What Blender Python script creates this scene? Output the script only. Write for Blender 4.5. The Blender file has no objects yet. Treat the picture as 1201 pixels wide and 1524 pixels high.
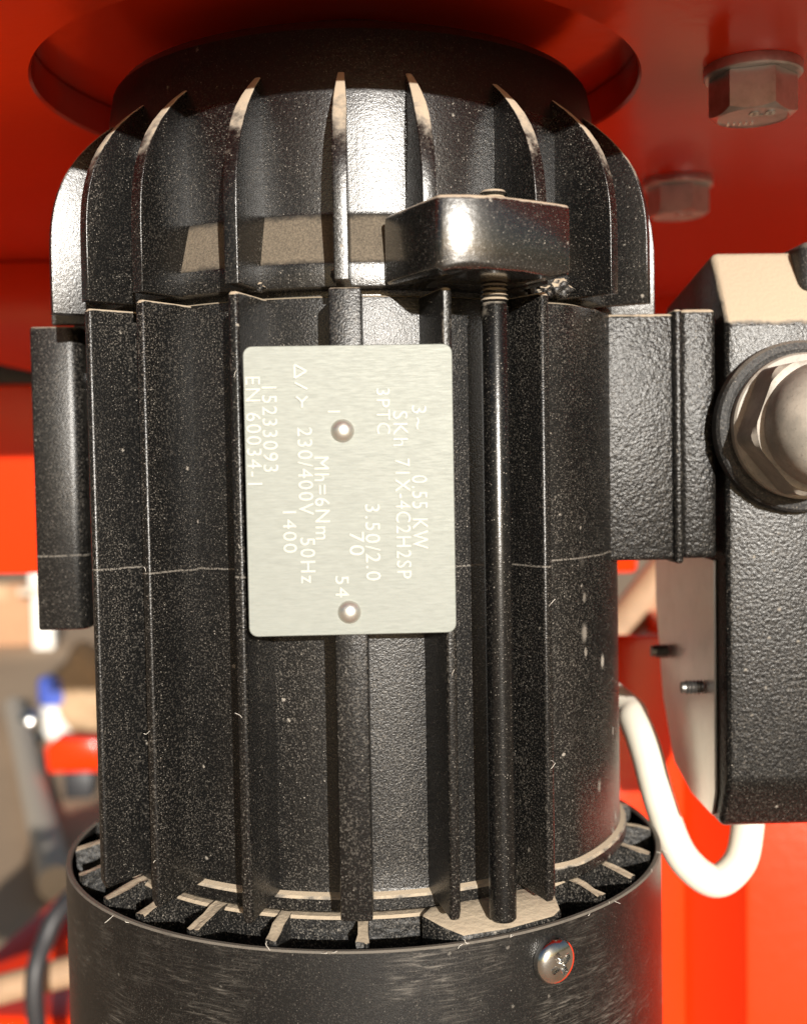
import bpy, bmesh, math, random
from mathutils import Vector, Matrix
random.seed(7)
R = math.radians
S = 0.001                      # everything below is written in millimetres
scene = bpy.context.scene
COL = scene.collection

# ------------------------------------------------------------------ camera
cam = bpy.data.cameras.new('camera')
cam.sensor_fit = 'HORIZONTAL'; cam.sensor_width = 36.0
cam.lens = 36.0 * 1735.0 / 1201.0
cam.clip_start = 0.005; cam.clip_end = 200.0
cam.dof.use_dof = True; cam.dof.focus_distance = 0.226; cam.dof.aperture_fstop = 19.0
camo = bpy.data.objects.new('camera', cam); COL.objects.link(camo)
camo.matrix_world = (Matrix.Translation((0, -0.280, 0)) @ Matrix.Rotation(R(-2.15), 4, 'Z')
                     @ Matrix.Rotation(R(90 - 2.44), 4, 'X') @ Matrix.Rotation(R(-1.0), 4, 'Z'))
scene.camera = camo

# ------------------------------------------------------------------ light
SUN_AZ, SUN_EL = 11.0, 12.0     # degrees right of the motor's front, above the horizon
world = bpy.data.worlds.new('World'); scene.world = world; world.use_nodes = True
wn = world.node_tree.nodes; wl = world.node_tree.links
bgn = wn['Background']; sky = wn.new('ShaderNodeTexSky'); sky.sky_type = 'NISHITA'
sky.sun_disc = False; sky.sun_elevation = R(SUN_EL); sky.sun_rotation = R(180 - SUN_AZ)
sky.air_density = 1.0; sky.dust_density = 2.5; sky.ozone_density = 1.0
wl.new(sky.outputs[0], bgn.inputs[0]); bgn.inputs[1].default_value = 0.05
sun = bpy.data.lights.new('sun', 'SUN'); sun.energy = 5.0; sun.angle = R(0.5); sun.color = (1.0, 0.955, 0.885)
suno = bpy.data.objects.new('sun', sun); COL.objects.link(suno)
d = Vector((math.sin(R(SUN_AZ)) * math.cos(R(SUN_EL)), -math.cos(R(SUN_AZ)) * math.cos(R(SUN_EL)), math.sin(R(SUN_EL))))
suno.rotation_euler = d.to_track_quat('Z', 'Y').to_euler(); suno.location = d * 3
vs = scene.view_settings
vs.view_transform = 'Standard'; vs.look = 'None'; vs.gamma = 1.0; vs.exposure = 0.6; vs.use_curve_mapping = False

# ------------------------------------------------------------------ materials
class NT:
    def __init__(s, name):
        s.m = bpy.data.materials.new(name); s.m.use_nodes = True
        s.n = s.m.node_tree.nodes; s.l = s.m.node_tree.links
        s.p = s.n['Principled BSDF']
        s.tc = s.n.new('ShaderNodeTexCoord')
        oi = s.n.new('ShaderNodeObjectInfo'); mv = s.n.new('ShaderNodeVectorMath'); mv.operation = 'MULTIPLY_ADD'
        cv = s.n.new('ShaderNodeCombineXYZ')
        for k in range(3): s.l.new(oi.outputs['Random'], cv.inputs[k])
        s.l.new(cv.outputs[0], mv.inputs[0]); mv.inputs[1].default_value = (0.7, 1.3, 2.1); s.l.new(s.tc.outputs['Object'], mv.inputs[2])
        s.co = mv.outputs[0]      # every copy of a piece gets its own wear
        s.geo = s.n.new('ShaderNodeNewGeometry')
    def put(s, sock, v):
        if isinstance(v, bpy.types.NodeSocket): s.l.new(v, sock)
        else: sock.default_value = v
    def noise(s, scale, detail=2.0, rough=0.5, vec=None, out='Fac', dist=0.0):
        n = s.n.new('ShaderNodeTexNoise'); n.inputs['Scale'].default_value = scale
        n.inputs['Detail'].default_value = detail; n.inputs['Roughness'].default_value = rough
        n.inputs['Distortion'].default_value = dist
        s.l.new(vec or s.co, n.inputs['Vector']); return n.outputs[out]
    def voro(s, scale, feature='F1', out='Distance', rnd=1.0, vec=None):
        n = s.n.new('ShaderNodeTexVoronoi'); n.feature = feature; n.inputs['Scale'].default_value = scale
        n.inputs['Randomness'].default_value = rnd
        s.l.new(vec or s.co, n.inputs['Vector']); return n.outputs[out]
    def math(s, op, a, b=0.0, clamp=False):
        n = s.n.new('ShaderNodeMath'); n.operation = op; n.use_clamp = clamp
        s.put(n.inputs[0], a); s.put(n.inputs[1], b); return n.outputs[0]
    def ramp(s, v, lo, hi, a=0.0, b=1.0):
        n = s.n.new('ShaderNodeMapRange'); n.interpolation_type = 'SMOOTHSTEP'
        s.put(n.inputs[0], v)
        for i, x in enumerate((lo, hi, a, b)): s.put(n.inputs[i + 1], x)
        return n.outputs[0]
    def mix(s, f, a, b):
        n = s.n.new('ShaderNodeMix'); n.data_type = 'RGBA'
        s.put(n.inputs[0], f); s.put(n.inputs[6], a); s.put(n.inputs[7], b); return n.outputs[2]
    def scalevec(s, v, sc):
        n = s.n.new('ShaderNodeVectorMath'); n.operation = 'MULTIPLY'
        s.l.new(v, n.inputs[0]); n.inputs[1].default_value = sc; return n.outputs[0]
    def sep(s, v):
        n = s.n.new('ShaderNodeSeparateXYZ'); s.l.new(v, n.inputs[0]); return n.outputs
    def bump(s, h, strength, dist, prev=None):
        n = s.n.new('ShaderNodeBump'); n.inputs['Strength'].default_value = strength
        n.inputs['Distance'].default_value = dist; s.l.new(h, n.inputs['Height'])
        if prev: s.l.new(prev, n.inputs['Normal'])
        return n.outputs[0]
    def set(s, **k):
        for a, v in k.items(): s.put(s.p.inputs[a.replace('_', ' ')], v)
        return s.m

TAN = (0.40, 0.325, 0.235, 1)

def black_paint(name, rough=0.34, cast=0.25, castscale=650, film=0.10, up=1.0, scratch=0.0, specks=1.0, seam=False, base=0.004, thr=(0.28, 0.66), rag=0.8, spots=False, grainy=0.20, coat=0.0, spec=0.45):
    t = NT(name)
    nz = t.sep(t.geo.outputs['Normal'])[2]
    big = t.noise(45, 4, 0.6)
    fine = t.noise(3800, 2, 0.7)
    grain = t.noise(2700, 1.5, 0.6)
    upm = t.ramp(t.math('ADD', nz, t.math('MULTIPLY', t.math('SUBTRACT', t.noise(260, 4, 0.65), 0.5), rag)), thr[0], thr[1])
    upm = t.math('MULTIPLY', upm, up)
    filmm = t.math('MULTIPLY', t.math('MULTIPLY', t.ramp(grain, 0.50, 0.72), t.ramp(big, 0.30, 0.72, 0.35, 1.0)), film * 3.0)
    # single bright dust grains
    cell = t.voro(1500, out='Distance'); ccol = t.sep(t.voro(1500, out='Color'))
    sp = t.math('MULTIPLY', t.ramp(cell, 0.09, t.ramp(ccol[2], 0.3, 1.0, 0.12, 0.27), 1.0, 0.0), t.math('MULTIPLY', t.math('GREATER_THAN', t.math('ADD', ccol[0], t.math('MULTIPLY', t.math('SUBTRACT', big, 0.5), 0.3)), 0.84), t.ramp(ccol[1], 0.0, 1.0, 0.25, 1.0)))
    cell2 = t.voro(260, out='Distance'); c2 = t.sep(t.voro(260, out='Color'))
    sp2 = t.math('MULTIPLY', t.ramp(t.math('ADD', cell2, t.math('MULTIPLY', t.math('SUBTRACT', grain, 0.5), 0.25)), 0.05, 0.12, 1.0, 0.0), t.math('GREATER_THAN', c2[1], 0.86))
    spk = t.math('MULTIPLY', t.math('MAXIMUM', t.math('MULTIPLY', sp, 0.75), t.math('MULTIPLY', sp2, 0.55)), specks, True)
    cell3 = t.voro(2900, out='Distance'); c3 = t.sep(t.voro(2900, out='Color'))
    sp3 = t.math('MULTIPLY', t.ramp(cell3, 0.10, t.ramp(c3[2], 0.2, 1.0, 0.16, 0.42), 1.0, 0.0), t.math('MULTIPLY', t.math('GREATER_THAN', t.math('ADD', c3[0], t.math('MULTIPLY', t.math('SUBTRACT', big, 0.5), 0.9)), 0.62), t.ramp(c3[1], 0.0, 1.0, 0.05, 0.60)))
    spk = t.math('MAXIMUM', spk, t.math('MULTIPLY', sp3, specks))
    dust = t.math('MAXIMUM', t.math('ADD', upm, filmm, True), spk)
    if scratch:
        v = t.scalevec(t.co, (130, 130, 1500))
        scn = t.noise(1.0, 6, 0.8, vec=v, dist=1.2)
        msk = t.ramp(t.noise(34, 4, 0.65), 0.40, 0.68)
        dust = t.math('MAXIMUM', dust, t.math('MULTIPLY', t.math('MULTIPLY', t.ramp(scn, 0.45, 0.85), msk), scratch))
    if spots:
        vs_ = t.scalevec(t.tc.outputs['Object'], (1, 1, 0.62))
        cd = t.voro(230, vec=vs_); cc = t.sep(t.voro(230, out='Color', vec=vs_))
        so = t.math('MULTIPLY', t.ramp(t.math('ADD', cd, t.math('MULTIPLY', t.math('SUBTRACT', grain, 0.5), 0.3)), 0.12, t.ramp(cc[1], 0, 1, 0.16, 0.36), 0.6, 0.0), t.math('GREATER_THAN', cc[0], 0.62))
        ox = t.sep(t.tc.outputs['Object'])
        dust = t.math('MAXIMUM', dust, t.math('MULTIPLY', so, t.math('MULTIPLY', t.ramp(ox[0], 0.042, 0.050), t.ramp(ox[2], 0.125, 0.145, 1.0, 0.0))))
    if seam:
        oz = t.sep(t.tc.outputs['Object'])[2]
        ln = t.ramp(t.math('ABSOLUTE', t.math('ADD', oz, t.math('ADD', 0.0204 - 0.160, t.math('MULTIPLY', t.math('SUBTRACT', big, 0.5), 0.0012)))), 0.00008, 0.00026, 0.34, 0.0)
        dust = t.math('MAXIMUM', dust, t.math('MULTIPLY', ln, t.ramp(grain, 0.35, 0.55)))
    dcol = t.mix(upm, (0.44, 0.395, 0.335, 1), TAN)
    col = t.mix(dust, (base, base * 0.98, base * 0.96, 1), dcol)
    rg = t.ramp(dust, 0.0, 0.6, rough, 0.92)
    rg = t.math('ADD', rg, t.math('MULTIPLY', t.math('SUBTRACT', fine, 0.5), 0.22), True)
    h = t.noise(castscale, 2.5, 0.5)
    b = t.bump(h, cast, 0.0012)
    b = t.bump(fine, grainy, 0.00022, b)
    return t.set(Base_Color=col, Roughness=rg, Normal=b, Specular_IOR_Level=spec, Coat_Weight=coat, Coat_Roughness=0.12)

M = {}
M['paint'] = black_paint('black_enamel', film=0.03, cast=0.05, castscale=700, rough=0.27, grainy=0.08, coat=1.0, spec=1.0)
M['bare_black'] = black_paint('black_enamel_clean', film=0.02, cast=0.05, castscale=900, up=0.0, specks=0.4)
M['stator'] = black_paint('black_enamel_stator', film=0.06, seam=True, spots=True, cast=0.10, castscale=2300, rough=0.31)
M['shield'] = black_paint('black_enamel_shield', film=0.032, rough=0.27, spec=0.6, cast=0.05, castscale=1400)
M['rough_cast'] = black_paint('black_rough_cast', rough=0.30, cast=0.22, castscale=1350, film=0.05, spec=0.3)
M['cowl'] = black_paint('black_cowl_sheet', rough=0.40, cast=0.03, castscale=300, film=0.022, scratch=0.75, up=0.3, specks=0.35, rag=0.6)
M['rear'] = black_paint('black_rear_casting', rough=0.45, cast=0.25, film=0.10, up=1.0)
M['box'] = black_paint('black_box_cast', rough=0.29, cast=0.17, castscale=1250, film=0.05, spec=0.34, up=1.1, thr=(0.14, 0.42), rag=0.35)
M['rubber'] = black_paint('black_rubber', rough=0.6, cast=0.2, castscale=1500, film=0.06, up=0.25, base=0.016)
M['rod'] = black_paint('black_rod', rough=0.24, cast=0.03, castscale=900, film=0.025, grainy=0.1)

def dusty_band():
    t = NT('dusty_ring')
    g = t.noise(2600, 4, 0.75); b = t.noise(60, 3, 0.6)
    f = t.ramp(g, 0.25, 0.75, 0.14, 0.42)
    oz = t.math('ADD', t.sep(t.tc.outputs['Object'])[2], t.math('MULTIPLY', t.math('SUBTRACT', t.noise(420, 4, 0.7), 0.5), 0.0022))
    f = t.math('MULTIPLY', f, t.math('MULTIPLY', t.ramp(oz, 0.1972, 0.1986, 0.12, 1.0), t.ramp(oz, 0.2058, 0.2074, 1.0, 0.12)))
    return t.set(Base_Color=t.mix(t.math('MULTIPLY', f, t.ramp(b, 0.3, 0.7, 0.8, 1.1)), (0.012, 0.012, 0.012, 1), TAN), Roughness=0.9,
                 Normal=t.bump(g, 0.3, 0.0003), Specular_IOR_Level=0.2)
M['band'] = dusty_band()

def metal(name, col, rough, metallic=1.0, grain=1800, bump=0.1, dirt=0.0, dirtcol=(0.12, 0.10, 0.08, 1), stretch=None):
    t = NT(name)
    vec = t.scalevec(t.tc.outputs['Object'], stretch) if stretch else None
    g = t.noise(grain if not stretch else 1.0, 3, 0.65, vec=vec)
    bg = t.noise(120, 4, 0.65)
    c = t.mix(t.ramp(bg, 0.42, 0.75, 0.0, dirt), (*col, 1), dirtcol)
    c = t.mix(t.ramp(g, 0.3, 0.8, 0.0, 0.25), c, (col[0] * 0.7, col[1] * 0.7, col[2] * 0.7, 1))
    return t.set(Base_Color=c, Metallic=metallic, Roughness=t.math('ADD', rough, t.math('MULTIPLY', t.math('SUBTRACT', g, 0.5), 0.25), True),
                 Normal=t.bump(g, bump, 0.0002))
M['alu_plate'] = metal('nameplate_aluminium', (0.222, 0.234, 0.212), 0.60, 0.35, stretch=(500, 500, 5200), bump=0.06)
M['engraved'] = metal('engraved_aluminium', (0.43, 0.43, 0.39), 0.65, 0.2, bump=0.05)
M['rivet'] = metal('rivet_aluminium', (0.74, 0.72, 0.66), 0.38, 0.9, bump=0.04)
M['zinc'] = metal('zinc_plated_steel', (0.60, 0.575, 0.56), 0.34, 0.85, grain=1300, bump=0.12, dirt=0.5)
M['chrome'] = metal('bright_screw', (0.72, 0.72, 0.70), 0.16, 1.0, grain=2500, bump=0.06, dirt=0.45, dirtcol=(0.30, 0.26, 0.20, 1))
M['thread'] = metal('dull_thread_steel', (0.20, 0.19, 0.18), 0.42, 0.9, bump=0.15, dirt=0.3)
M['bare'] = metal('bare_cast_flange', (0.86, 0.84, 0.80), 0.36, 0.95, grain=2400, bump=0.10, dirt=0.12)
M['steel_pipe'] = metal('galvanised_pipe', (0.52, 0.44, 0.35), 0.6, 0.0)

def orange(name, base=(0.70, 0.033, 0.003), rough=0.16):
    t = NT(name)
    n = t.noise(220, 3, 0.55); d2 = t.noise(3200, 2, 0.6); b = t.noise(30, 4, 0.6)
    dust = t.math('MULTIPLY', t.ramp(d2, 0.55, 0.8), t.ramp(b, 0.3, 0.7, 0.01, 0.06))
    c = t.mix(dust, (*base, 1), (0.45, 0.33, 0.23, 1))
    return t.set(Base_Color=c, Roughness=t.math('ADD', rough, t.math('MULTIPLY', b, 0.08)), Normal=t.bump(n, 0.04, 0.002), Specular_IOR_Level=0.28)
M['orange'] = orange('orange_enamel')

def plain(name, col, rough=0.6, var=0.25, scale=40, metallic=0.0, bump=0.1):
    t = NT(name); n = t.noise(scale, 4, 0.6)
    c = t.mix(n, (*[x * (1 - var) for x in col], 1), (*[min(1, x * (1 + var)) for x in col], 1))
    return t.set(Base_Color=c, Roughness=rough, Metallic=metallic, Normal=t.bump(n, bump, 0.002))
M['cable'] = plain('cream_cable_sheath', (0.72, 0.67, 0.56), 0.42, 0.12, 160, bump=0.02)
M['gland'] = black_paint('gland_grey', film=0.2)
def gland_mat():
    t = NT('grey_gland_plastic')
    g = t.noise(1400, 4, 0.7); b = t.noise(130, 4, 0.65)
    c = t.mix(t.ramp(b, 0.35, 0.7), (0.26, 0.235, 0.20, 1), (0.40, 0.355, 0.30, 1))
    c = t.mix(t.ramp(g, 0.52, 0.78, 0.0, 0.65), c, (0.12, 0.10, 0.085, 1))
    return t.set(Base_Color=c, Roughness=0.5, Normal=t.bump(g, 0.12, 0.0003))
M['gland'] = gland_mat()
M['floor'] = plain('tan_concrete', (0.46, 0.32, 0.205), 0.85, 0.28, 2.2, bump=0.2)
M['blue'] = plain('blue_plastic', (0.06, 0.10, 0.42), 0.45, 0.2)
M['white'] = plain('white_plastic', (0.72, 0.71, 0.67), 0.45, 0.08)
M['cardboard'] = plain('brown_cardboard', (0.36, 0.20, 0.11), 0.85, 0.2)
M['hose'] = plain('black_hose_rubber', (0.022, 0.022, 0.024), 0.5, 0.2)
M['rust'] = plain('rusty_bar', (0.34, 0.22, 0.13), 0.7, 0.3, 120)
M['tanbag'] = plain('tan_sacking', (0.40, 0.27, 0.16), 0.9, 0.25, 60)
M['dark'] = plain('dark_steel_and_gap_shade', (0.03, 0.035, 0.035), 0.6, 0.3)  # steel of the knob base, and the shade painted into the frame gap
M['fibre'] = plain('lint', (0.75, 0.70, 0.62), 0.8, 0.05)

# ------------------------------------------------------------------ mesh helpers (millimetres in, metres out)
def finish(name, bm, mat, parent=None, sharp=32.0, xf=None, smooth=True):
    bmesh.ops.remove_doubles(bm, verts=bm.verts, dist=1e-4)
    bmesh.ops.recalc_face_normals(bm, faces=bm.faces)
    for f in bm.faces: f.smooth = smooth
    for e in bm.edges:
        if len(e.link_faces) == 2 and e.calc_face_angle(0) > R(sharp): e.smooth = False
    if xf: bm.transform(xf)
    bm.transform(Matrix.Scale(S, 4))
    me = bpy.data.meshes.new(name); bm.to_mesh(me); bm.free()
    mats = mat if isinstance(mat, (list, tuple)) else [mat]
    for m in mats: me.materials.append(m)
    return link(name, me, parent)

def link(name, me, parent=None):
    o = bpy.data.objects.new(name, me); COL.objects.link(o)
    if parent is not None: o.parent = parent
    return o

def again(o, parent, rotz=0.0, loc=(0, 0, 0)):
    c = o.copy(); COL.objects.link(c); c.parent = parent
    c.rotation_euler = (0, 0, rotz); c.location = Vector(loc) * S
    return c

def tag(o, label, cat=None, group=None, kind=None):
    o['label'] = label
    if cat: o['category'] = cat
    if group: o['group'] = group
    if kind: o['kind'] = kind
    return o

def empty(name, loc=(0, 0, 0)):
    o = bpy.data.objects.new(name, None); COL.objects.link(o); o.location = Vector(loc) * S
    o.empty_display_size = 0.02
    return o

def bevel(bm, w, seg=2, ang=40.0, sel=None):
    bm.normal_update()
    es = [e for e in bm.edges if len(e.link_faces) == 2 and e.calc_face_angle(0) > R(ang) and (sel is None or sel(e))]
    if es: bmesh.ops.bevel(bm, geom=es, offset=w, segments=seg, profile=0.5, affect='EDGES', clamp_overlap=True)

def lathe(prof, seg=128, rfun=None, closed=False, matfun=None):
    """prof: list of (r, z). rfun(theta_deg, r, z) may reshape the radius. theta 0 faces -Y, positive to +X."""
    bm = bmesh.new(); rings = []
    for (r, z) in prof:
        if r <= 1e-6: rings.append([bm.verts.new((0, 0, z))]); continue
        ring = []
        for i in range(seg):
            a = 360.0 * i / seg
            th = a if a <= 180 else a - 360
            rr = rfun(th, r, z) if rfun else r
            ring.append(bm.verts.new((rr * math.sin(R(a)), -rr * math.cos(R(a)), z)))
        rings.append(ring)
    pairs = list(zip(rings[:-1], rings[1:]))
    if closed: pairs.append((rings[-1], rings[0]))
    for k, (A, B) in enumerate(pairs):
        for i in range(seg):
            j = (i + 1) % seg
            if len(A) == 1 and len(B) == 1: continue
            if len(A) == 1: f = bm.faces.new((A[0], B[i], B[j]))
            elif len(B) == 1: f = bm.faces.new((A[i], A[j], B[0]))
            else: f = bm.faces.new((A[i], A[j], B[j], B[i]))
            if matfun: f.material_index = matfun(k)
    return bm

def box(x0, x1, y0, y1, z0, z1, bm=None):
    bm = bm or bmesh.new()
    v = [bm.verts.new(p) for p in ((x0, y0, z0), (x1, y0, z0), (x1, y1, z0), (x0, y1, z0), (x0, y0, z1), (x1, y0, z1), (x1, y1, z1), (x0, y1, z1))]
    for q in ((0, 3, 2, 1), (4, 5, 6, 7), (0, 1, 5, 4), (1, 2, 6, 5), (2, 3, 7, 6), (3, 0, 4, 7)):
        bm.faces.new([v[i] for i in q])
    bm.normal_update()
    return bm

def prism(pts, axis, a0, a1):
    """extrude polygon pts along an axis: 'x' -> pts are (y,z), 'y' -> (x,z), 'z' -> (x,y)"""
    bm = bmesh.new()
    def P(p, a):
        return {'x': (a, p[0], p[1]), 'y': (p[0], a, p[1]), 'z': (p[0], p[1], a)}[axis]
    A = [bm.verts.new(P(p, a0)) for p in pts]; B = [bm.verts.new(P(p, a1)) for p in pts]
    bm.faces.new(A); bm.faces.new(B[::-1]); n = len(pts)
    for i in range(n): bm.faces.new((A[i], B[i], B[(i + 1) % n], A[(i + 1) % n]))
    bmesh.ops.recalc_face_normals(bm, faces=bm.faces)
    return bm

def tube(path, r, seg=16, smoothn=8, caps=True):
    """Catmull-Rom swept tube"""
    P = [Vector(p) for p in path]; pts = []
    Q = [P[0] * 2 - P[1]] + P + [P[-1] * 2 - P[-2]]
    for i in range(1, len(Q) - 2):
        for k in range(smoothn):
            t = k / smoothn
            pts.append(0.5 * ((2 * Q[i]) + (Q[i + 1] - Q[i - 1]) * t + (2 * Q[i - 1] - 5 * Q[i] + 4 * Q[i + 1] - Q[i + 2]) * t * t
                              + (3 * Q[i] - Q[i - 1] - 3 * Q[i + 1] + Q[i + 2]) * t ** 3))
    pts.append(P[-1])
    bm = bmesh.new(); rings = []; up = Vector((0.31, 0.2, 0.93)).normalized()
    for i, p in enumerate(pts):
        tan = (pts[min(i + 1, len(pts) - 1)] - pts[max(i - 1, 0)]).normalized()
        u = (up - tan * up.dot(tan)).normalized(); w = tan.cross(u); up = u
        rings.append([bm.verts.new(p + (u * math.cos(2 * math.pi * k / seg) + w * math.sin(2 * math.pi * k / seg)) * r) for k in range(seg)])
    for A, B in zip(rings[:-1], rings[1:]):
        for k in range(seg): bm.faces.new((A[k], A[(k + 1) % seg], B[(k + 1) % seg], B[k]))
    if caps: bm.faces.new(rings[0][::-1]); bm.faces.new(rings[-1])
    return bm

def fin_mesh(outline, root, t_tip, t_root, bev=0.55, point=0.0):
    """radial fin at theta 0: outline = [(r,z)...] from top to bottom along the outer edge, root = inner radius"""
    bm = bmesh.new(); L = []; Rr = []
    rmax = max(r for r, z in outline)
    pts = list(outline) + [(root, outline[-1][1]), (root, outline[0][1])]
    if abs(outline[0][0] - root) < 0.3: pts = pts[:-1]
    for r, z in pts:
        k = (r - root) / (rmax - root); h = 0.5 * (t_root + (t_tip - t_root) * k)
        if point: h *= min(1.0, 0.42 + 0.58 * (outline[0][1] - z) / point)
        L.append(bm.verts.new((-h, -r, z))); Rr.append(bm.verts.new((h, -r, z)))
    n = len(pts)
    fl = bm.faces.new(L); fr = bm.faces.new(Rr[::-1])
    for i in range(n): bm.faces.new((L[i], Rr[i], Rr[(i + 1) % n], L[(i + 1) % n]))
    bmesh.ops.recalc_face_normals(bm, faces=bm.faces)
    es = [e for e in bm.edges if len(e.link_faces) == 2 and (fl in e.link_faces or fr in e.link_faces) and max(-v.co.y for v in e.verts) > root + 1.5]
    bmesh.ops.bevel(bm, geom=es, offset=bev, segments=3, profile=0.5, affect='EDGES', clamp_overlap=True)
    return bm

def rot(th): return R(th)          # a mesh built facing -Y turns to theta

# ------------------------------------------------------------------ setting: the ground
gm = bpy.data.meshes.new('ground')
gm.from_pydata([(-60, -60, -0.62), (60, -60, -0.62), (60, 60, -0.62), (-60, 60, -0.62)], [], [(0, 1, 2, 3)])
gm.materials.append(M['floor']); g = link('ground', gm); g['kind'] = 'structure'; g['label'] = 'sunlit tan concrete floor far below'

# ------------------------------------------------------------------ orange machine frame
frame = empty('machine_frame', (0, 280, -620))
tag(frame, 'glossy orange welded machine frame that the black motor is bolted under', 'machine frame')
FO = Matrix.Translation((0, -280, 620))          # parts are written in motor space; the frame's empty stands on the floor

def plate_with_hole(cx, cy, rad, x0, x1, y0, y1, z0, z1, seg=160):
    bm = bmesh.new()
    angs = sorted([2 * math.pi * i / seg for i in range(seg)] + [math.atan2(y - cy, x - cx) % (2 * math.pi) for x in (x0, x1) for y in (y0, y1)])
    def edge(a):
        c, s = math.cos(a), math.sin(a); t = 1e9
        if c > 1e-9: t = min(t, (x1 - cx) / c)
        if c < -1e-9: t = min(t, (x0 - cx) / c)
        if s > 1e-9: t = min(t, (y1 - cy) / s)
        if s < -1e-9: t = min(t, (y0 - cy) / s)
        return cx + c * t, cy + s * t
    rows = []
    ch = 0.6
    for a in angs:
        c, s = math.cos(a), math.sin(a); ex, ey = edge(a)
        rows.append([bm.verts.new(p) for p in ((cx + c * (rad + ch), cy + s * (rad + ch), z0), (cx + c * rad, cy + s * rad, z0 + ch), (cx + c * rad, cy + s * rad, z1), (ex, ey, z1), (ex, ey, z0))])
    n = len(rows)
    for i in range(n):
        A, B = rows[i], rows[(i + 1) % n]
        for k in range(5): bm.faces.new((A[k], A[(k + 1) % 5], B[(k + 1) % 5], B[k]))
    return bm
mp = finish('mounting_plate', plate_with_hole(-3, 0, 69.5, -300, 330, -130, 345, 86.5, 95), M['orange'], frame, xf=FO)
finish('top_plate', box(-300, 330, -126, 352, 95.3, 101), M['orange'], frame, xf=FO)
# rear wall with its rounded lower edge, the panel behind it and the post to the floor
pts = [(-300, 86), (-300, 52), (-240, 51), (-190, 48.5), (-150, 44), (-120, 37), (-95, 27), (-70, 14), (-50, 6), (-40, 6), (-40, 86)]
bmw = prism(pts, 'y', 212.4, 217.5); bevel(bmw, 1.0)
finish('rear_wall', bmw, M['orange'], frame, xf=FO)
bmw = box(-300, -40, 246, 252, -47, 86); bevel(bmw, 1.5)
finish('rear_panel', bmw, M['orange'], frame, xf=FO)
bmw = prism([(20, -62), (150, -62), (150, 5), (330, 5), (330, 95), (20, 95)], 'y', 345.4, 351); bevel(bmw, 1.5); finish('rear_panel', bmw, M['orange'], frame, xf=FO)
bmw = box(-112, -72, 252.5, 320, -620, 86); bevel(bmw, 4, 3)
finish('rear_post', bmw, M['orange'], frame, xf=FO)
finish('gap_shade_strip', box(-300, -60, 236, 245.5, 37.5, 86.2), M['dark'], frame, xf=FO)  # dark sheet added as the shade in the gap below the rear wall
# folded side panel low on the right
pp = [(74, 126), (111.5, 126), (112.5, 125.4), (127, 100.5), (128.5, 100), (330, 100), (330, 103), (129.8, 103), (115.2, 128.2), (113, 129.5), (74, 129.5)]
bm = prism(pp, 'z', -620, -64)
bevel(bm, 0.8, 2, 50)
finish('side_panel', bm, M['orange'], frame, xf=FO)
bm = prism([(60, -620), (112, -620), (112, -74), (110, -67.5), (104, -62), (60, -62)], 'y', 120.5, 125.4); bevel(bm, 0.9)
finish('flange_strip', bm, M['orange'], frame, xf=FO)
bm = box(150, 200, 103.5, 345, -120, -80); finish('side_stay', bm, M['orange'], frame, xf=FO)
bm = tube([(91, 335, -150), (144, 332, -82), (211, 328, 0)], 10, 12, 4)
finish('diagonal_bar', bm, M['rust'], frame, xf=FO)

# hex bolts through the mounting plate
def glyph_mesh(body, w=None, h=None, depth=0.15, spacing=1.0, bold=0.0):
    cu = bpy.data.curves.new('glyphs', 'FONT'); cu.body = body; cu.size = 1.0; cu.extrude = 0.0; cu.offset = bold
    cu.space_character = spacing; cu.resolution_u = 3
    ob = bpy.data.objects.new('glyphs', cu); COL.objects.link(ob)
    dg = bpy.context.evaluated_depsgraph_get(); dg.update()
    me = bpy.data.meshes.new_from_object(ob.evaluated_get(dg), depsgraph=dg)
    bpy.data.objects.remove(ob); bpy.data.curves.remove(cu)
    bm = bmesh.new(); bm.from_mesh(me); bpy.data.meshes.remove(me)
    bmesh.ops.remove_doubles(bm, verts=bm.verts, dist=1e-5)
    xs = [v.co.x for v in bm.verts]; ys = [v.co.y for v in bm.verts]
    sx = (w / (max(xs) - min(xs))) if w else 1; sy = (h / (max(ys) - min(ys))) if h else sx
    if not w: sx = sy
    bm.transform(Matrix.Translation((-min(xs) * sx, -min(ys) * sy, 0)) @ Matrix.Diagonal((sx, sy, 1, 1)))
    r = bmesh.ops.extrude_face_region(bm, geom=list(bm.faces))
    for v in [e for e in r['geom'] if isinstance(e, bmesh.types.BMVert)]: v.co.z += depth
    bmesh.ops.recalc_face_normals(bm, faces=bm.faces)
    return bm

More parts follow.
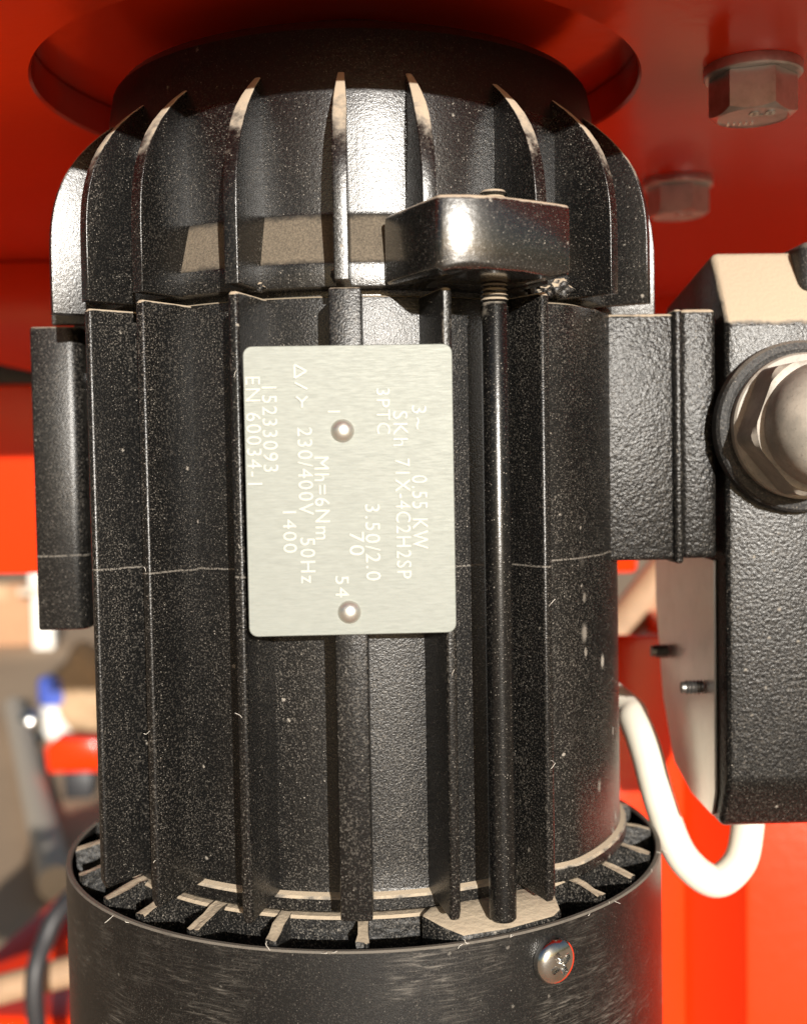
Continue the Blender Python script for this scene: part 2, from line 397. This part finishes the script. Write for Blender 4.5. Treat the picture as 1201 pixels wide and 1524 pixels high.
def hex_bolt(x, y, turn, label):
    ac = 9.5; seg = 48
    bm = bmesh.new()
    # head: hexagon whose lower rim is cut by a cone, hanging head-down
    rows = []
    for i in range(seg):
        a = 2 * math.pi * i / seg
        k = (a + math.pi / 6) % (math.pi / 3) - math.pi / 6
        rr = ac * math.cos(math.pi / 6) / math.cos(k)
        zb = -11.2 + max(0.0, (rr - 8.2)) * 0.62 + 0.05
        rows.append([bm.verts.new((rr * math.cos(a), rr * math.sin(a), -2.6)), bm.verts.new((rr * math.cos(a), rr * math.sin(a), zb)),
                     bm.verts.new((7.7 * math.cos(a), 7.7 * math.sin(a), -11.3)), bm.verts.new((7.4 * math.cos(a), 7.4 * math.sin(a), -11.1))])
    n = len(rows)
    for i in range(n):
        A, B = rows[i], rows[(i + 1) % n]
        for k in range(3): bm.faces.new((A[k], A[k + 1], B[k + 1], B[k]))
    bm.faces.new([r[3] for r in rows]); bm.faces.new([r[0] for r in rows][::-1])
    T = FO @ Matrix.Translation((x, y, 86.5)) @ Matrix.Rotation(R(turn), 4, 'Z')
    b = finish('hex_bolt', bm, M['zinc'], frame, sharp=22, xf=T); b['label'] = label
    w = lathe([(6.4, 0.1), (10.5, 0.1), (10.7, -0.3), (10.7, -2.2), (10.3, -2.55), (6.4, -2.55)], 64, closed=True)
    finish('washer', w, M['zinc'], b, xf=T)
    flip = Matrix.Rotation(math.pi, 4, 'X')
    gm_ = glyph_mesh('8.8', 5.6, 3.0, 0.35, bold=0.02)
    finish('grade_mark', gm_, M['chrome'], b, xf=T @ Matrix.Translation((0, 0, -11.0)) @ Matrix.Rotation(R(-turn - 12), 4, 'Z') @ flip @ Matrix.Translation((-1.2, 1.6, 0)))
    gm_ = bmesh.new()          # worn maker's strokes
    for k in range(5):
        xx = -2.6 + 1.3 * k
        box(xx, xx + 0.45, -1.1 + 0.3 * (k % 2), 1.1, 0, 0.35, gm_)
    finish('grade_mark', gm_, M['chrome'], b, xf=T @ Matrix.Translation((0, 0, -11.0)) @ Matrix.Rotation(R(-turn - 12), 4, 'Z') @ flip @ Matrix.Translation((-2.6, -4.2, 0)))
    return b
hex_bolt(89, -20.5, 71, 'zinc plated hexagon bolt with raised grade marks, outer of the two')
hex_bolt(101, 84, 71, 'zinc plated hexagon bolt deeper under the plate')

# ------------------------------------------------------------------ the motor
motor = empty('electric_motor', (0, 0, -160))
tag(motor, 'black finned electric motor hanging vertically with a riveted aluminium nameplate', 'motor')
MO = Matrix.Translation((0, 0, 160))

# --- drive end shield
prof = [(0, 95.1), (26, 95.1), (27, 94.6), (27, 87.2), (28, 86.4), (50, 85.6), (53.4, 84.6), (55.0, 82.6), (55.8, 78), (56.6, 70), (57, 64), (57.1, 47.8), (57.15, 47.2), (60.0, 37.6), (60.06, 37.1), (60.06, 33.5), (60, 33.2), (56, 33.1), (55.5, 33.0), (55.5, 31.4), (0, 31.4)]
es = finish('end_shield', lathe(prof, 192, matfun=lambda k: 1 if k == 12 else (2 if k < 9 else 0)), [M['shield'], M['band'], M['bare_black']], motor, sharp=24, xf=MO)
es['label'] = 'domed drive end shield with curved cooling fins and a dusty ring'
def arc_outline(r0, r1, ztop, zc, zb, n=12):
    out = []
    for i in range(n + 1):
        u = i / n
        out.append((r0 + (r1 - r0) * (1 - (1 - u) ** 2.9), ztop - (ztop - zc) * u))
    out.append((r1, zb)); return out
efin = finish('fin', fin_mesh(arc_outline(55.9, 70.2, 74.2, 43.5, 33.0), 55.5, 2.7, 3.0, 0.85, point=9.0), M['shield'], es, xf=MO)
angs = [-2.0, -18.6, -35.8, -49.8, -68, 11.2, 30, 47.5, 63, 84, 100, 116, 132, 148, 164, 180, 196, 212, 228, 244, 260, 276]
efin.rotation_euler = (0, 0, rot(angs[0]))
for a in angs[1:]: again(efin, es, rot(a))
# clamping lug of the tie rod
bm = box(-13.2, 13.2, -9.0, 14, -6.6, 6.2)
bmesh.ops.subdivide_edges(bm, edges=[e for e in bm.edges if abs(e.verts[0].co.x - e.verts[1].co.x) > 5], cuts=9, use_grid_fill=True)
for v in bm.verts:
    if v.co.y < -5: v.co.y += 1.0 * (v.co.x / 13.2) ** 2 - 0.6 + (0.022 * (v.co.x + 3) ** 2 if v.co.x < -3 else 0)
bevel(bm, 0.9, 3)
for v in bm.verts:
    if v.co.z < -4 and v.co.y < -3: v.co.z += 0.35 * math.sin(v.co.x * 2.1) + 0.25 * math.sin(v.co.x * 5.3)
lug = finish('clamping_lug', bm, M['paint'], es, xf=MO @ Matrix.Translation((23.4, -67.4, 39.7)) @ Matrix.Rotation(R(26), 4, 'Z'))
bm = lathe([(0, 6.0), (3.7, 6.1), (4.0, 6.0), (4.0, 5.4), (0, 5.4)], 32)
bm.free()
# casting slag at the foot of two fins
def crumb(name, c, s, mat, parent, seed):
    rnd = random.Random(seed); bm = bmesh.new()
    bmesh.ops.create_icosphere(bm, subdivisions=3, radius=1.0)
    p1, p2 = rnd.uniform(0, 6), rnd.uniform(0, 6)
    for v in bm.verts: v.co *= 1 + rnd.uniform(-0.12, 0.12) + 0.35 * math.sin(5 * v.co.x + p1) * math.sin(4 * v.co.z + p2)
    return finish(name, bm, mat, parent, sharp=60, xf=MO @ Matrix.Translation(c) @ Matrix.Diagonal((*s, 1)))
for i, (th, r, z, s) in enumerate([(-18.0, 60.8, 33.4, (1.5, 1.2, 0.9)), (34.5, 60.4, 35.6, (2.4, 1.0, 2.6)), (42.5, 60.4, 34.6, (2.6, 1.0, 1.9)), (-3.5, 60.7, 35.2, (0.8, 0.8, 1.4)), (38, 60.8, 33.4, (1.6, 1.2, 1.2))]):
    crumb('casting_crumb', (r * math.sin(R(th)), -r * math.cos(R(th)), z), s, M['rear'], es, i)

# --- stator housing
def srad(th, r, z):
    if r < 50: return r
    w = max(0.0, min(1.0, (th - 33) / 14)) * max(0.0, min(1.0, (118 - th) / 14)); w = w * w * (3 - 2 * w)
    return r + 3.3 * w
prof = [(0, 31.9), (50, 31.9), (56.4, 31.9), (57.4, 31.5), (57.5, 31.0), (57.5, 20), (57.5, 0), (57.5, -30), (57.5, -60), (57.5, -77), (57.5, -82.4), (57.6, -83.0), (58.6, -83.5), (58.9, -84.0), (58.9, -86.2), (58.6, -86.6), (56, -86.8), (0, -86.8)]
st = finish('stator_housing', lathe(prof, 192, srad), M['stator'], motor, sharp=30, xf=MO)
sfin = finish('fin', fin_mesh([(69.4, 31.6), (70, 31.0), (70, -30), (70, -83.5), (69.2, -85.2)], 55.5, 2.0, 3.2, 0.6), M['stator'], st, xf=MO)
for v in sfin.data.vertices:       # the lower end of each fin is cut on a slant
    if v.co.z < (160 - 82) * S and -v.co.y < 62 * S: v.co.z += 2.0 * S
sfin.rotation_euler = (0, 0, rot(-18.6))
for a in (-35.8, -49.8, 13.6, 30.6, 150, 164, 180, 196, 212, 228, 244): again(sfin, st, rot(a))
# the wide pad that carries the nameplate
bm = box(-2.95, 2.95, -70, -54, -84, 31.5); bevel(bm, 0.5, 2)
pad = finish('nameplate_pad', bm, M['stator'], st, xf=MO); pad.rotation_euler = (0, 0, rot(-1.6))
# flat boss on the left
bm = box(-75, -63.4, -8, 24, -37.6, 32.6); bevel(bm, 3.2, 6, sel=lambda e: all(v.co.x > -64 and v.co.y < -6 for v in e.verts)); bevel(bm, 0.7, 2, 60)
bs = finish('side_boss', bm, M['stator'], st, xf=MO)
bm = box(-63.6, -52, 2, 18, -37, 32); finish('boss_web', bm, M['stator'], st, xf=MO)

# --- terminal box neck
neck = finish('terminal_neck', (lambda b: (bevel(b, 0.9, 3), b)[1])(box(46.5, 69.6, -25.5, 24, -22.6, 31.6)), M['rough_cast'], motor, xf=MO)
bm = box(69.2, 71.2, -26.6, 25, -23.4, 32.4); bevel(bm, 0.8, 3); finish('gasket_lip', bm, M['rough_cast'], neck, xf=MO)
bm = box(71.0, 79.0, -25.2, 24, -22.4, 32.6); bevel(bm, 1.2, 3); finish('neck_collar', bm, M['rough_cast'], neck, xf=MO)

# --- terminal box
octo = [(-27, 29.4), (-27, -72.6), (-20.5, -84.4), (0, -83.4), (16, -79.5), (27, -64), (34, -38), (34, 20), (23, 39.5), (-16.5, 46.4)]
bm = prism(octo, 'x', 80.6, 116); bevel(bm, 1.6, 3, 15)
tb = finish('terminal_box', bm, M['box'], motor, sharp=28, xf=MO)
lid = prism([(y * 1.03, (z + 18) * 1.03 - 18) for y, z in octo], 'x', 116.2, 128); bevel(lid, 1.5, 3, 15)
finish('box_lid', lid, M['box'], tb, xf=MO)
flg = prism([(y * 0.985 + 0.1, min(z, -23.6)) if False else (y, z) for y, z in [(-19.5, -23.2), (-19.5, -77), (-17, -82.8), (0, -82.4), (15.4, -78.6), (26.2, -63.6), (33, -38), (33, -23.2)]], 'x', 79.9, 80.55)
bevel(flg, 0.3, 1); fl = finish('bare_flange', flg, M['bare'], tb, xf=MO); fl['label'] = 'bare grey machined flange on the inner side of the box'
def stud(y, z, r, ln):
    p = []; x = 0.0
    p.append((0, 0));
    n = int(ln / 0.9)
    for i in range(n): p += [(r, i * 0.9 + 0.1), (r - 0.35, i * 0.9 + 0.5)]
    p += [(r - 0.4, ln), (0, ln)]
    return lathe(p, 20), Matrix.Translation((79.6, y, z)) @ Matrix.Rotation(R(-90), 4, 'Y')
for (y, z, r, ln) in ((20, -50.5, 1.9, 4.2), (-11, -54, 1.7, 5.0)):
    b, T = stud(y, z, r, ln); finish('stud', b, M['thread'], tb, xf=MO @ T)
bm = box(98.6, 112, -24, -6, 36, 47.6); bevel(bm, 2.5, 4); finish('corner_shade_block', bm, M['rubber'], tb, xf=MO)  # black block added to make the dark shadow wedge at the box corner
for (y, z) in ((-17, 33), (-17, -70)):
    b = lathe([(0, 132.4), (2.6, 132.4), (3.2, 131.6), (3.2, 128.1), (0, 128.1)], 24)
    finish('lid_screw', b, M['zinc'], tb, xf=MO @ Matrix.Translation((0, y + 8, z - 4)) @ Matrix.Rotation(R(90), 4, 'Y'))

# --- cable gland on the box front: a blind plug facing the camera side
GT = MO @ Matrix.Translation((95.8, -27.1, 6.3)) @ Matrix.Rotation(R(90), 4, 'X')      # local +Z points to -Y
gl_ = lathe([(11, 0), (18.2, 0), (18.6, 0.4), (18.6, 3.4), (18.0, 4.3), (16.6, 4.6), (15.9, 4.3), (11, 4.3)], 96, closed=True)
gw = finish('gland_washer', gl_, M['rubber'], tb, xf=GT)
bm = bmesh.new(); rows = []; seg = 96
for i in range(seg):
    a = 2 * math.pi * i / seg; k = (a + math.pi / 6 + 0.35) % (math.pi / 3) - math.pi / 6
    hexr = 13.7 / math.cos(k); cyl = 15.6
    rows.append([bm.verts.new((rr * math.cos(a), rr * math.sin(a), z)) for rr, z in ((15.7, 4.0), (15.7, 6.3), (15.3, 6.8), (min(hexr, cyl - 0.25), 6.9), (min(hexr, cyl - 0.25), 16.0), (min(hexr, 14.4), 17.2), (13.0, 17.6))])
for i in range(seg):
    A, B = rows[i], rows[(i + 1) % seg]
    for k in range(6): bm.faces.new((A[k], B[k], B[k + 1], A[k + 1]))
bm.faces.new([r[0] for r in rows][::-1]); bm.faces.new([r[-1] for r in rows])
gl = finish('cable_gland', bm, M['gland'], tb, sharp=24, xf=GT); gl['label'] = 'dusty grey plastic gland with a domed end'
dome = lathe([(13.0, 17.0), (13.1, 19.5), (13.0, 22.0), (12.5, 24.6), (11.4, 27.0), (9.6, 29.0), (7.2, 30.4), (4, 31.2), (0, 31.4)], 64)
finish('dome_nut', dome, M['gland'], gl, sharp=60, xf=GT)

# --- rear end shield, fins and rod boss
rear = finish('rear_shield', lathe([(0, -86.9), (57.5, -86.9), (59.2, -87.1), (59.7, -87.6), (59.7, -100), (60, -118), (0, -118)], 160), M['rear'], motor, sharp=26, xf=MO)
def slab(t, r0, r1, z0, z1, seed):
    rnd = random.Random(seed); bm = box(-t / 2, t / 2, -r1, -r0, z0, z1)
    bmesh.ops.subdivide_edges(bm, edges=bm.edges, cuts=3, use_grid_fill=True)
    for v in bm.verts:
        if v.co.z > z1 - 0.1: v.co.z -= 2.4 * max(0.0, (-v.co.y - r0 - 1.5) / (r1 - r0))
        if v.co.z > z1 - 2.6 or v.co.y < -r1 + 0.1: v.co += Vector((rnd.uniform(-.22, .22), rnd.uniform(-.3, .3), rnd.uniform(-.28, .12)))
    return bm
fins_r = [(-67, 2.4), (-52.5, 2.6), (-41.5, 2.6), (-29.5, 2.6), (-15.5, 2.4), (-0.8, 2.3), (44.5, 2.2), (56, 2.2), (69, 2.4), (84, 2.4), (100, 2.4), (140, 2.4), (180, 2.4), (220, 2.4), (260, 2.4), (278, 2.4)]
for i, (a, t) in enumerate(fins_r):
    o = finish('fin', slab(t, 58.5, 67.9, -104, -86.6, i), M['rear'], rear, sharp=40, xf=MO); o.rotation_euler = (0, 0, rot(a))
bm = prism([(-15, -60), (-12.6, -64.5), (-10, -67.9 * 1.0), (0, -68.6), (10, -67.9), (12.5, -66.4), (14.5, -61), (12, -58), (-12, -58)], 'z', -104, -86.0)
for v in bm.verts:
    if v.co.z > -90: v.co.z -= 2.6 * max(0.0, (-v.co.y - 58) / 10.0)
bevel(bm, 0.7, 2)
bo = finish('rod_boss', bm, M['rear'], rear, xf=MO); bo.rotation_euler = (0, 0, rot(23.5))

# --- tie rod with rolled thread
RX, RY = 67.2 * math.sin(R(22.6)), -67.2 * math.cos(R(22.6))
p = [(0, 50.0), (2.2, 50.0), (2.6, 49.6)]
z = 49.4
while z > 46.2: p += [(2.65, z), (2.15, z - 0.42)]; z -= 0.85
p += [(2.2, 46), (2.2, 36)]
z = 35.8
while z > 29.0: p += [(2.65, z), (2.2, z - 0.42)]; z -= 0.85
p += [(2.6, 28.6), (2.6, -30), (2.6, -87.0), (2.3, -87.4), (0, -87.4)]
rod = finish('tie_rod', lathe(p, 40), M['rod'], motor, sharp=35, xf=MO @ Matrix.Translation((RX, RY, 0)))
rod['label'] = 'round black tie rod with threaded upper end'

# --- fan cowl and its screws
cw = lathe([(68.7, -89.8), (69.0, -89.45), (69.8, -89.45), (70.1, -89.8), (70.1, -100), (70.1, -152), (67, -156), (0, -157), (0, -155.6), (66.6, -154.7), (68.7, -151), (68.7, -100)], 224, closed=False)
cowl = finish('fan_cowl', cw, M['cowl'], motor, sharp=30, xf=MO)
cowl['label'] = 'scuffed black sheet metal fan cowl around the lower end'
def pan_screw(th, z):
    T = MO @ Matrix.Rotation(R(th), 4, 'Z') @ Matrix.Translation((0, -70.1, z)) @ Matrix.Rotation(R(90), 4, 'X')
    bm = bmesh.new(); seg = 96; NR = 30; rows = []
    for j in range(NR + 1):
        q = j / NR; r = 4.6 * math.sin(q * math.pi / 2) if j else 0.0
        if j == 0: rows.append(None); continue
        row = []
        for i in range(seg):
            a = 2 * math.pi * i / seg; x, y = r * math.cos(a), r * math.sin(a)
            h = 2.9 * math.cos(q * math.pi / 2) ** 0.62 if j < NR else 0.0
            arm = min(max(abs(x) - 0.0, 0), 99), min(max(abs(y), 0), 99)
            xr, yr = x * math.cos(0.5) + y * math.sin(0.5), -x * math.sin(0.5) + y * math.cos(0.5)
            ins = (abs(xr) < 0.62 and abs(yr) < 2.3) or (abs(yr) < 0.62 and abs(xr) < 2.3)
            if ins: h -= 1.5 * (1 - 0.25 * r / 2.3)
            row.append(bm.verts.new((x, y, h)))
        rows.append(row)
    c = bm.verts.new((0, 0, 1.2))
    for i in range(seg): bm.faces.new((c, rows[1][i], rows[1][(i + 1) % seg]))
    for A, B in zip(rows[1:-1], rows[2:]):
        for i in range(seg): bm.faces.new((A[i], B[i], B[(i + 1) % seg], A[(i + 1) % seg]))
    bm.faces.new(rows[-1][::-1])
    return finish('cowl_screw', bm, M['chrome'], cowl, sharp=40, xf=T)
for th in (30.3, 151.0, -89.0 - 30): pan_screw(th, -96.2)

# --- nameplate
NP = MO @ Matrix.Translation((-1.6, -70.2, -4.9))
w2, h2, cr = 18.65, 26.0, 1.6
pts = []
for (cx, cz, a0) in ((w2 - cr, h2 - cr, 0), (-w2 + cr, h2 - cr, 90), (-w2 + cr, -h2 + cr, 180), (w2 - cr, -h2 + cr, 270)):
    for k in range(6): pts.append((cx + cr * math.cos(R(a0 + 18 * k)), cz + cr * math.sin(R(a0 + 18 * k))))
bm = prism(pts, 'y', -0.62, 0.0); bevel(bm, 0.12, 1, 60)
npl = finish('nameplate', bm, M['alu_plate'], motor, xf=NP)
npl['label'] = 'pale aluminium nameplate with sideways stamped ratings and two rivets'
PX = 209.0 / 1735.0            # one photograph pixel in millimetres on the plate
TXT = [('3~', 625, 604, 640, 22), ('0.55 KW', 624, 708, 818, 23), ('SKh', 597, 612, 664, 22), ('71X-4C2H2SP', 599, 683, 862, 22), ('3PTC', 572, 578, 646, 20),
       ('3.50/2.0', 553, 750, 864, 22), ('70', 529, 791, 826, 22), ('1', 499, 610, 620, 18), ('54', 506, 856, 888, 20),
       ('Mh=6Nm', 479, 678, 801, 22), ('\u2206/Y', 452, 541, 606, 20), ('230/400V', 455, 634, 764, 22), ('50Hz', 456, 798, 866, 22), ('1400', 430, 758, 820, 20),
       ('15233093', 404, 573, 699, 22), ('EN 60034-1', 380, 558, 718, 22)]
for ti, (body, cx, ya, yb, hh) in enumerate(TXT):
    if body.startswith('\u2206'):      # delta drawn as an outline, then slash and star
        b = bmesh.new()
        def bar(x0, y0, x1, y1, t=0.34):
            dx, dy = x1 - x0, y1 - y0; L = math.hypot(dx, dy); zt_ = 0.15 + 0.01 * (len(b.verts) // 8); nx, ny = -dy / L * t / 2, dx / L * t / 2
            v = [b.verts.new((x0 + nx, y0 + ny, zz)) for zz in (0, zt_)] + [b.verts.new((x1 + nx, y1 + ny, zz)) for zz in (0, zt_)] + [b.verts.new((x1 - nx, y1 - ny, zz)) for zz in (0, zt_)] + [b.verts.new((x0 - nx, y0 - ny, zz)) for zz in (0, zt_)]
            for q in ((1, 3, 5, 7), (6, 4, 2, 0), (0, 2, 3, 1), (2, 4, 5, 3), (4, 6, 7, 5), (6, 0, 1, 7)): b.faces.new([v[i] for i in q])
        for s_ in ((0, 0, 2.4, 0), (2.4, 0, 1.2, 2.1), (1.2, 2.1, 0, 0), (3.2, 0, 4.4, 2.2), (6.6, 1.2, 7.7, 1.2), (6.6, 1.2, 5.7, 2.2), (6.6, 1.2, 5.7, 0.2)): bar(*s_)
    else:
        b = glyph_mesh(body, None if body == '1' else (yb - ya) * PX, hh * PX, 0.15, 1.15, 0.0)
    # text x runs down the plate, text up points to the right
    xm = (cx - 521 - hh / 2) * PX; zt = (729 - ya) * PX
    T = NP @ Matrix(((0, 1, 0, xm), (0, 0, -1, -0.545 - 0.004 * (ti % 4)), (-1, 0, 0, zt), (0, 0, 0, 1)))
    b.transform(Matrix.Diagonal((1, 1, 1.5, 1))); finish('stamped_text', b, M['engraved'], npl, xf=T, smooth=False)
for (px, py) in ((511, 640), (516, 911)):
    b = lathe([(0, 1.25), (0.7, 1.18), (1.35, 0.9), (1.85, 0.45), (2.1, 0.0), (1.9, -0.1), (0, -0.1)], 40)
    finish('rivet', b, M['rivet'], npl, sharp=60, xf=NP @ Matrix.Translation(((px - 521) * PX, -0.62, (729 - py) * PX)) @ Matrix.Rotation(R(90), 4, 'X'))

# ------------------------------------------------------------------ the cable looping out of the box
path = [(30, 124, -62), (45, 90, -57), (56, 55, -57), (69.3, 26.0, -65.8), (70.4, 18.0, -68.6), (71.6, 11.0, -74.8), (73.5, 4.0, -86.6), (77.5, 0.0, -98.1), (85.1, -1.0, -104.1), (91.4, -1.0, -99.8), (93.8, 0.0, -91.8), (94.1, 0, -83.4)]
cb = finish('power_cable', tube(path, 4.0, 24, 10), M['cable'])
tag(cb, 'thick cream cable looping from under the terminal box to behind the motor', 'cable')

# ------------------------------------------------------------------ out-of-focus things on the floor behind, to the left

def thing(o, label, cat, group=None): return tag(o, label, cat, group)
bm = tube([(-866, 2627, -592), (-650, 1990, -592), (-442, 1375, -592)], 26, 20, 4)
thing(finish('steel_pipe', bm, M['steel_pipe']), 'pale galvanised pipe lying on the tan floor', 'pipe')
bk = empty('orange_bracket', (-540, 1922, -620)); thing(bk, 'small orange bracket on a black foot standing on the floor', 'bracket')
bm = box(-22, 30, -25, 25, 0, 52); bevel(bm, 5); finish('foot', bm, M['hose'], bk)
bm = prism([(-50, 52.3), (46, 52.3), (52, 70), (40, 112), (-34, 118), (-54, 100)], 'y', -30, 30); bevel(bm, 5); finish('bracket_head', bm, M['orange'], bk)
bm = tube([(0, 0, 0), (0, 0, 60), (14, 0, 110)], 14, 12, 4)
bm.free()
vb = empty('hand_valve', (-712, 2432, -620)); thing(vb, 'blue capped valve on a short white stub on the floor', 'valve')
finish('stub', lathe([(0, 0), (34, 0), (34, 70), (26, 76), (0, 76)], 32), M['white'], vb)
finish('cap', lathe([(0, 76.3), (36, 76.3), (40, 84), (40, 128), (33, 138), (0, 140)], 32), M['blue'], vb)
bm = bmesh.new(); bmesh.ops.create_icosphere(bm, subdivisions=4, radius=1)
for v in bm.verts:
    v.co *= 1 + 0.10 * math.sin(3 * v.co.x + 1) * math.cos(4 * v.co.y) + 0.05 * math.sin(9 * v.co.z + 4 * v.co.x)
    v.co.z = max(v.co.z, -0.8)
thing(finish('sack', bm, M['tanbag'], xf=Matrix.Translation((-655, 2470, -530)) @ Matrix.Diagonal((70, 80, 112, 1))), 'slumped tan sack beside the blue capped valve', 'sack')
po = empty('support_stand', (-1092, 3764, -620)); thing(po, 'white upright stand with a flat cross plate, far behind', 'stand')
bm = box(-34, 34, -30, 30, 0, 190); bevel(bm, 6); finish('upright', bm, M['white'], po)
bm = box(-75, 75, -50, 50, 190.4, 212); bevel(bm, 4); finish('cross_plate', bm, M['steel_pipe'], po)
bm = box(-40, 45, -40, 40, 212.4, 300); bevel(bm, 8); finish('cap_block', bm, M['white'], po)
bx = empty('cardboard_box', (-1270, 3960, -620)); thing(bx, 'brown cardboard box with taped lid beside the white stand', 'box')
bm = box(-110, 125, -110, 110, 0, 215); bevel(bm, 3); finish('carton', bm, M['cardboard'], bx)
bm = box(-25, 25, -111, 111, 160, 216.5); finish('tape', bm, M['tanbag'], bx)
bm = bmesh.new(); bmesh.ops.create_uvsphere(bm, u_segments=32, v_segments=20, radius=26)
bl = empty('ball_knob', (-752, 2360, -620)); thing(bl, 'shiny round steel knob on a stubby base by the pipe', 'knob')
finish('knob', bm, M['chrome'], bl, sharp=80, xf=Matrix.Translation((0, 0, 50)))
finish('base', lathe([(0, 0), (30, 0), (28, 20), (15, 30), (0, 30)], 24), M['dark'], bl)

hb = empty('drawbar', (-250, 620, -620)); thing(hb, 'red orange box section drawbar on a leg, lying below the motor', 'drawbar')
def beam(a, b, w, h):
    a, b = Vector(a), Vector(b); t = (b - a).normalized(); u = Vector((0, 0, 1)); sd = t.cross(u).normalized(); u = sd.cross(t)
    bm = bmesh.new()
    A = [bm.verts.new(a + sd * i * w / 2 + u * j * h / 2) for i, j in ((-1, -1), (1, -1), (1, 1), (-1, 1))]
    B = [bm.verts.new(b + sd * i * w / 2 + u * j * h / 2) for i, j in ((-1, -1), (1, -1), (1, 1), (-1, 1))]
    bm.faces.new(A[::-1]); bm.faces.new(B)
    for i in range(4): bm.faces.new((A[i], A[(i + 1) % 4], B[(i + 1) % 4], B[i]))
    bmesh.ops.recalc_face_normals(bm, faces=bm.faces); bevel(bm, 4, 3); return bm
HO = Matrix.Translation((250, -620, 620))
finish('beam', beam((-330, 420, -420), (-215, 690, -362), 46, 46), M['orange'], hb, xf=HO)
finish('cross_beam', beam((-330, 560, -425), (-60, 480, -400), 60, 90), M['orange'], hb, xf=HO)
finish('leg', box(-275, -245, 520, 560, -620, -425), M['orange'], hb, xf=HO)
finish('tie_bar', tube([(-300, 430, -336), (-172, 430, -306), (-60, 430, -280)], 9, 16, 3), M['rust'], hb, xf=HO)
finish('bar_bracket', box(-312, -286, 420, 442, -440, -326), M['orange'], hb, xf=HO)
hs = finish('rubber_hose', tube([(-120, 470, -236), (-155, 430, -243), (-178, 400, -257), (-186, 390, -272), (-190, 380, -290), (-189, 380, -323), (-182, 392, -380), (-180, 420, -470), (-190, 440, -611)], 5.5, 16, 6), M['hose'])
thing(hs, 'black rubber hose curving down past the steel tie bar', 'hose')

# lint caught on the rough edges of the motor
rnd = random.Random(11); bm = bmesh.new()
def hair(p, ln, r=0.05):
    a = Vector(p); dvec = Vector((rnd.uniform(-1, 1), rnd.uniform(-1, -0.1), rnd.uniform(-0.6, 1))).normalized()
    bend = Vector((rnd.uniform(-1, 1), rnd.uniform(-1, 0.2), rnd.uniform(-1, 1))) * ln * 0.5
    h = tube([a, a + dvec * ln * 0.5 + bend * 0.4, a + dvec * ln + bend * rnd.uniform(-0.6, 0.6)], r, 5, 5)
    me = bpy.data.meshes.new('h'); h.to_mesh(me); h.free(); bm.from_mesh(me); bpy.data.meshes.remove(me)
for k in range(15):
    th = rnd.uniform(-75, 75); rr = 70.1
    hair((rr * math.sin(R(th)), -rr * math.cos(R(th)), -89.6), rnd.uniform(0.7, 2.2), 0.045)
for th in (-35.8, -18.6, 13.6, 30.6):
    for k in range(3):
        hair((70 * math.sin(R(th)), -70 * math.cos(R(th)), rnd.uniform(-80, 25)), rnd.uniform(0.8, 2.0), 0.04)
lint = finish('lint', bm, M['fibre'], motor, sharp=90, xf=MO); lint['kind'] = 'stuff'
